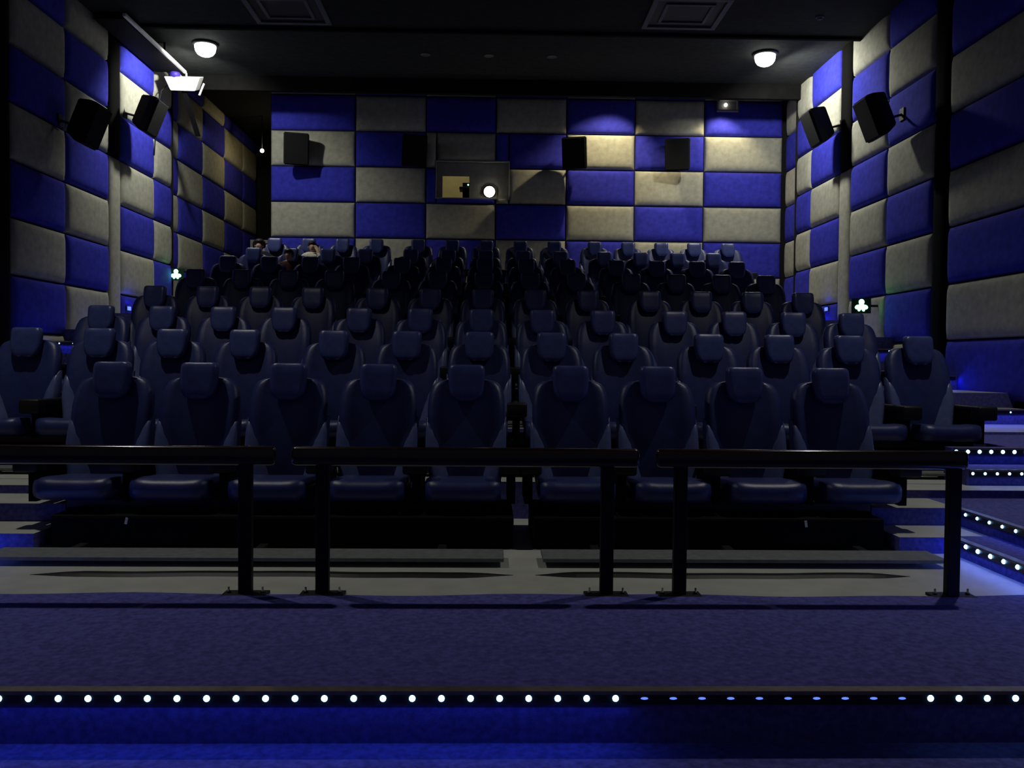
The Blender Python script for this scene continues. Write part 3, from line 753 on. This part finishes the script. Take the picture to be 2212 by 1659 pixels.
p_ = mesh_obj('side_plate', box_me(0.36, 0.385, -0.02, 0.03, -0.34, -0.08, 0.004), 'white_paint', fx); p_.rotation_euler = (0.1, 0.42, 0); p_.location = (0.14, 0, 0.10)
mesh_obj('cable', tube_me([(-0.30, 0.2, -0.05), (-0.48, 0.15, -0.25), (-0.56, 0.1, -0.9), (-0.585, 0.05, -1.6)], 0.012, 6), 'black_plastic', fx)

bm = bmesh.new(); vs = []
for c in ((-0.02, 0.15, -0.20), (0.09, 0.72, -1.02)):
    for dx, dy in ((-0.05, -0.03), (0.05, -0.03), (0.05, 0.03), (-0.05, 0.03)): vs.append(bm.verts.new((c[0] + dx, c[1] + dy, c[2])))
for f in ((0, 1, 2, 3), (7, 6, 5, 4), (0, 4, 5, 1), (1, 5, 6, 2), (2, 6, 7, 3), (3, 7, 4, 0)): bm.faces.new([vs[q] for q in f])
mesh_obj('shadow_arm', bm_mesh(bm), 'black_box', fx)  # added arm, shaped to cast the long band of shadow down the wall


# ------------------------------------------------------------------ people
def person(loc, rotz, joints, radii, edges, label, top, head, hair_pts, hair_len=0.0, scale=1.0):
    t = tag(empty('person', loc, rotz), label, 'person', 'people near the back left')
    names = list(joints.keys()); idx = {n: i for i, n in enumerate(names)}
    me = bpy.data.meshes.new('body'); me.from_pydata([joints[n] for n in names], [(idx[a], idx[b]) for a, b in edges], [])
    o = bpy.data.objects.new('body_tmp', me); COL.objects.link(o)
    sk = o.modifiers.new('Skin', 'SKIN'); ss = o.modifiers.new('Sub', 'SUBSURF'); ss.levels = 2; ss.render_levels = 2
    sv = me.skin_vertices[0].data
    for n in names:
        r = radii[n]; sv[idx[n]].radius = r if isinstance(r, tuple) else (r, r)
        sv[idx[n]].use_root = (n == 'pelvis')
    dg = bpy.context.evaluated_depsgraph_get()
    bme = bpy.data.meshes.new_from_object(o.evaluated_get(dg))
    bpy.data.objects.remove(o)
    bme.materials.clear()
    for m in (top, 'skin', 'cloth_dark'): bme.materials.append(MATS[m])
    hc = Vector(joints['head']); pel = Vector(joints['pelvis'])
    hands = [Vector(joints[n]) for n in names if n.startswith('hand')]
    legs = [Vector(joints[n]) for n in names if n.startswith(('knee', 'foot', 'ankle'))]
    for p in bme.polygons:
        c = p.center; p.use_smooth = True
        if c.z > joints['neck'][2] - 0.01 and (c - hc).length < 0.26: p.material_index = 1
        elif hands and min((c - h).length for h in hands) < 0.11: p.material_index = 1
        elif c.z < pel.z + 0.04: p.material_index = 2
    b = mesh_obj('body', bme, None, t)
    # head details: nose, ears, eyes, hair
    hx, hy, hz = joints['head']
    mesh_obj('nose', sphere_me(0.016, 0.8, 1.3, 1.3, 8, 6, (hx, hy - 0.098, hz - 0.005)), 'skin', t)
    for s in (-1, 1):
        mesh_obj('eye', sphere_me(0.007, 1.3, 0.6, 0.8, 8, 6, (hx + s * 0.032, hy - 0.088, hz + 0.025)), 'hair', t)
        mesh_obj('ear', sphere_me(0.026, 0.4, 0.7, 1.2, 8, 6, (hx + s * 0.082, hy, hz)), 'skin', t)
    mesh_obj('mouth', sphere_me(0.022, 1.2, 0.5, 0.3, 8, 6, (hx, hy - 0.085, hz - 0.055)), 'cloth_maroon', t)
    bm = bmesh.new(); bmesh.ops.create_uvsphere(bm, u_segments=18, v_segments=12, radius=1.0)
    for v in bm.verts:
        x, y, z = v.co
        lo = -0.55 if y > -0.30 else 0.42
        if z < lo:
            q = 0.86 if y > -0.30 else 0.70
            x *= q; y *= q; z = lo + (z - lo) * 0.12
        v.co = Vector((hx + x * 0.098 * scale, hy + 0.014 + y * 0.108, hz + 0.03 + z * 0.112 * (0.5 + 0.5 * scale)))
    mesh_obj('hair', bm_mesh(bm, 'hair', True), 'hair', t)
    return t

def seated(lean=0.0, dz=0.0, hand_up=False):
    J = {'pelvis': (0, -0.30, 0.58), 'waist': (0, -0.27, 0.72), 'chest': (lean * 0.5, -0.22, 0.90), 'collar': (lean, -0.20, 1.02 + dz), 'neck': (lean, -0.21, 1.07 + dz),
         'head': (lean, -0.235, 1.17 + dz), 'crown': (lean, -0.225, 1.235 + dz),
         'hipl': (-0.10, -0.34, 0.56), 'kneel': (-0.12, -0.80, 0.56), 'anklel': (-0.12, -0.84, 0.12), 'footl': (-0.12, -1.00, 0.05),
         'hipr': (0.10, -0.34, 0.56), 'kneer': (0.12, -0.80, 0.56), 'ankler': (0.12, -0.84, 0.12), 'footr': (0.12, -1.00, 0.05),
         'shl': (-0.18 + lean, -0.21, 0.99 + dz), 'ell': (-0.25, -0.30, 0.74), 'handl': (-0.16, -0.52, 0.70),
         'shr': (0.18 + lean, -0.21, 0.99 + dz), 'elr': (0.25, -0.30, 0.74), 'handr': (0.16, -0.52, 0.70)}
    if hand_up:
        J['elr'] = (0.25, -0.42, 0.84); J['handr'] = (0.10 + lean, -0.36, 1.12 + dz)
    Rr = {'pelvis': (0.17, 0.13), 'waist': (0.15, 0.11), 'chest': (0.17, 0.12), 'collar': (0.10, 0.08), 'neck': 0.055, 'head': (0.080, 0.096), 'crown': (0.062, 0.075),
          'hipl': 0.09, 'kneel': 0.062, 'anklel': 0.042, 'footl': (0.045, 0.03), 'hipr': 0.09, 'kneer': 0.062, 'ankler': 0.042, 'footr': (0.045, 0.03),
          'shl': 0.06, 'ell': 0.042, 'handl': 0.036, 'shr': 0.06, 'elr': 0.042, 'handr': 0.036}
    E = [('pelvis', 'waist'), ('waist', 'chest'), ('chest', 'collar'), ('collar', 'neck'), ('neck', 'head'), ('head', 'crown'),
         ('pelvis', 'hipl'), ('hipl', 'kneel'), ('kneel', 'anklel'), ('anklel', 'footl'), ('pelvis', 'hipr'), ('hipr', 'kneer'), ('kneer', 'ankler'), ('ankler', 'footr'),
         ('collar', 'shl'), ('shl', 'ell'), ('ell', 'handl'), ('collar', 'shr'), ('shr', 'elr'), ('elr', 'handr')]
    for s, S in (('l', -1), ('r', 1)):
        h = Vector(J['hand' + s]); e = Vector(J['el' + s]); d = (h - e).normalized(); side = Vector((1, 0, 0))
        for q, (off, ln) in enumerate(((-0.026, 0.075), (-0.009, 0.085), (0.009, 0.08), (0.026, 0.065))):
            a = h + d * 0.035 + side * off; b = a + d * ln + Vector((0, 0, -0.02))
            J['handf%d%s' % (q, s)] = tuple(a); J['handt%d%s' % (q, s)] = tuple(b); Rr['handf%d%s' % (q, s)] = 0.010; Rr['handt%d%s' % (q, s)] = 0.008
            E += [('hand' + s, 'handf%d%s' % (q, s)), ('handf%d%s' % (q, s), 'handt%d%s' % (q, s))]
        a = h + side * (-S * 0.045) + d * 0.02
        J['handth' + s] = tuple(a); Rr['handth' + s] = 0.010; E.append(('hand' + s, 'handth' + s))
    return J, Rr, E
J, Rr, E = seated(0.0, 0.03)
person((-3.96, 17.55, 2.22), 0.0, J, Rr, E, 'dark-haired person in maroon seated in the second last row', 'cloth_maroon', None, None)
J, Rr, E = seated(0.05, -0.02, True)
person((-3.93, 19.25, 2.65), 0.15, J, Rr, E, 'person in white with a hand at the face, back row', 'cloth_white', None, None, 0.6)
J, Rr, E = seated(-0.29, -0.01)
person((-4.69, 19.25, 2.65), 0.0, J, Rr, E, 'dark-haired person leaning out of the leftmost back row seat', 'cloth_dark', None, None, 0.8, 1.45)
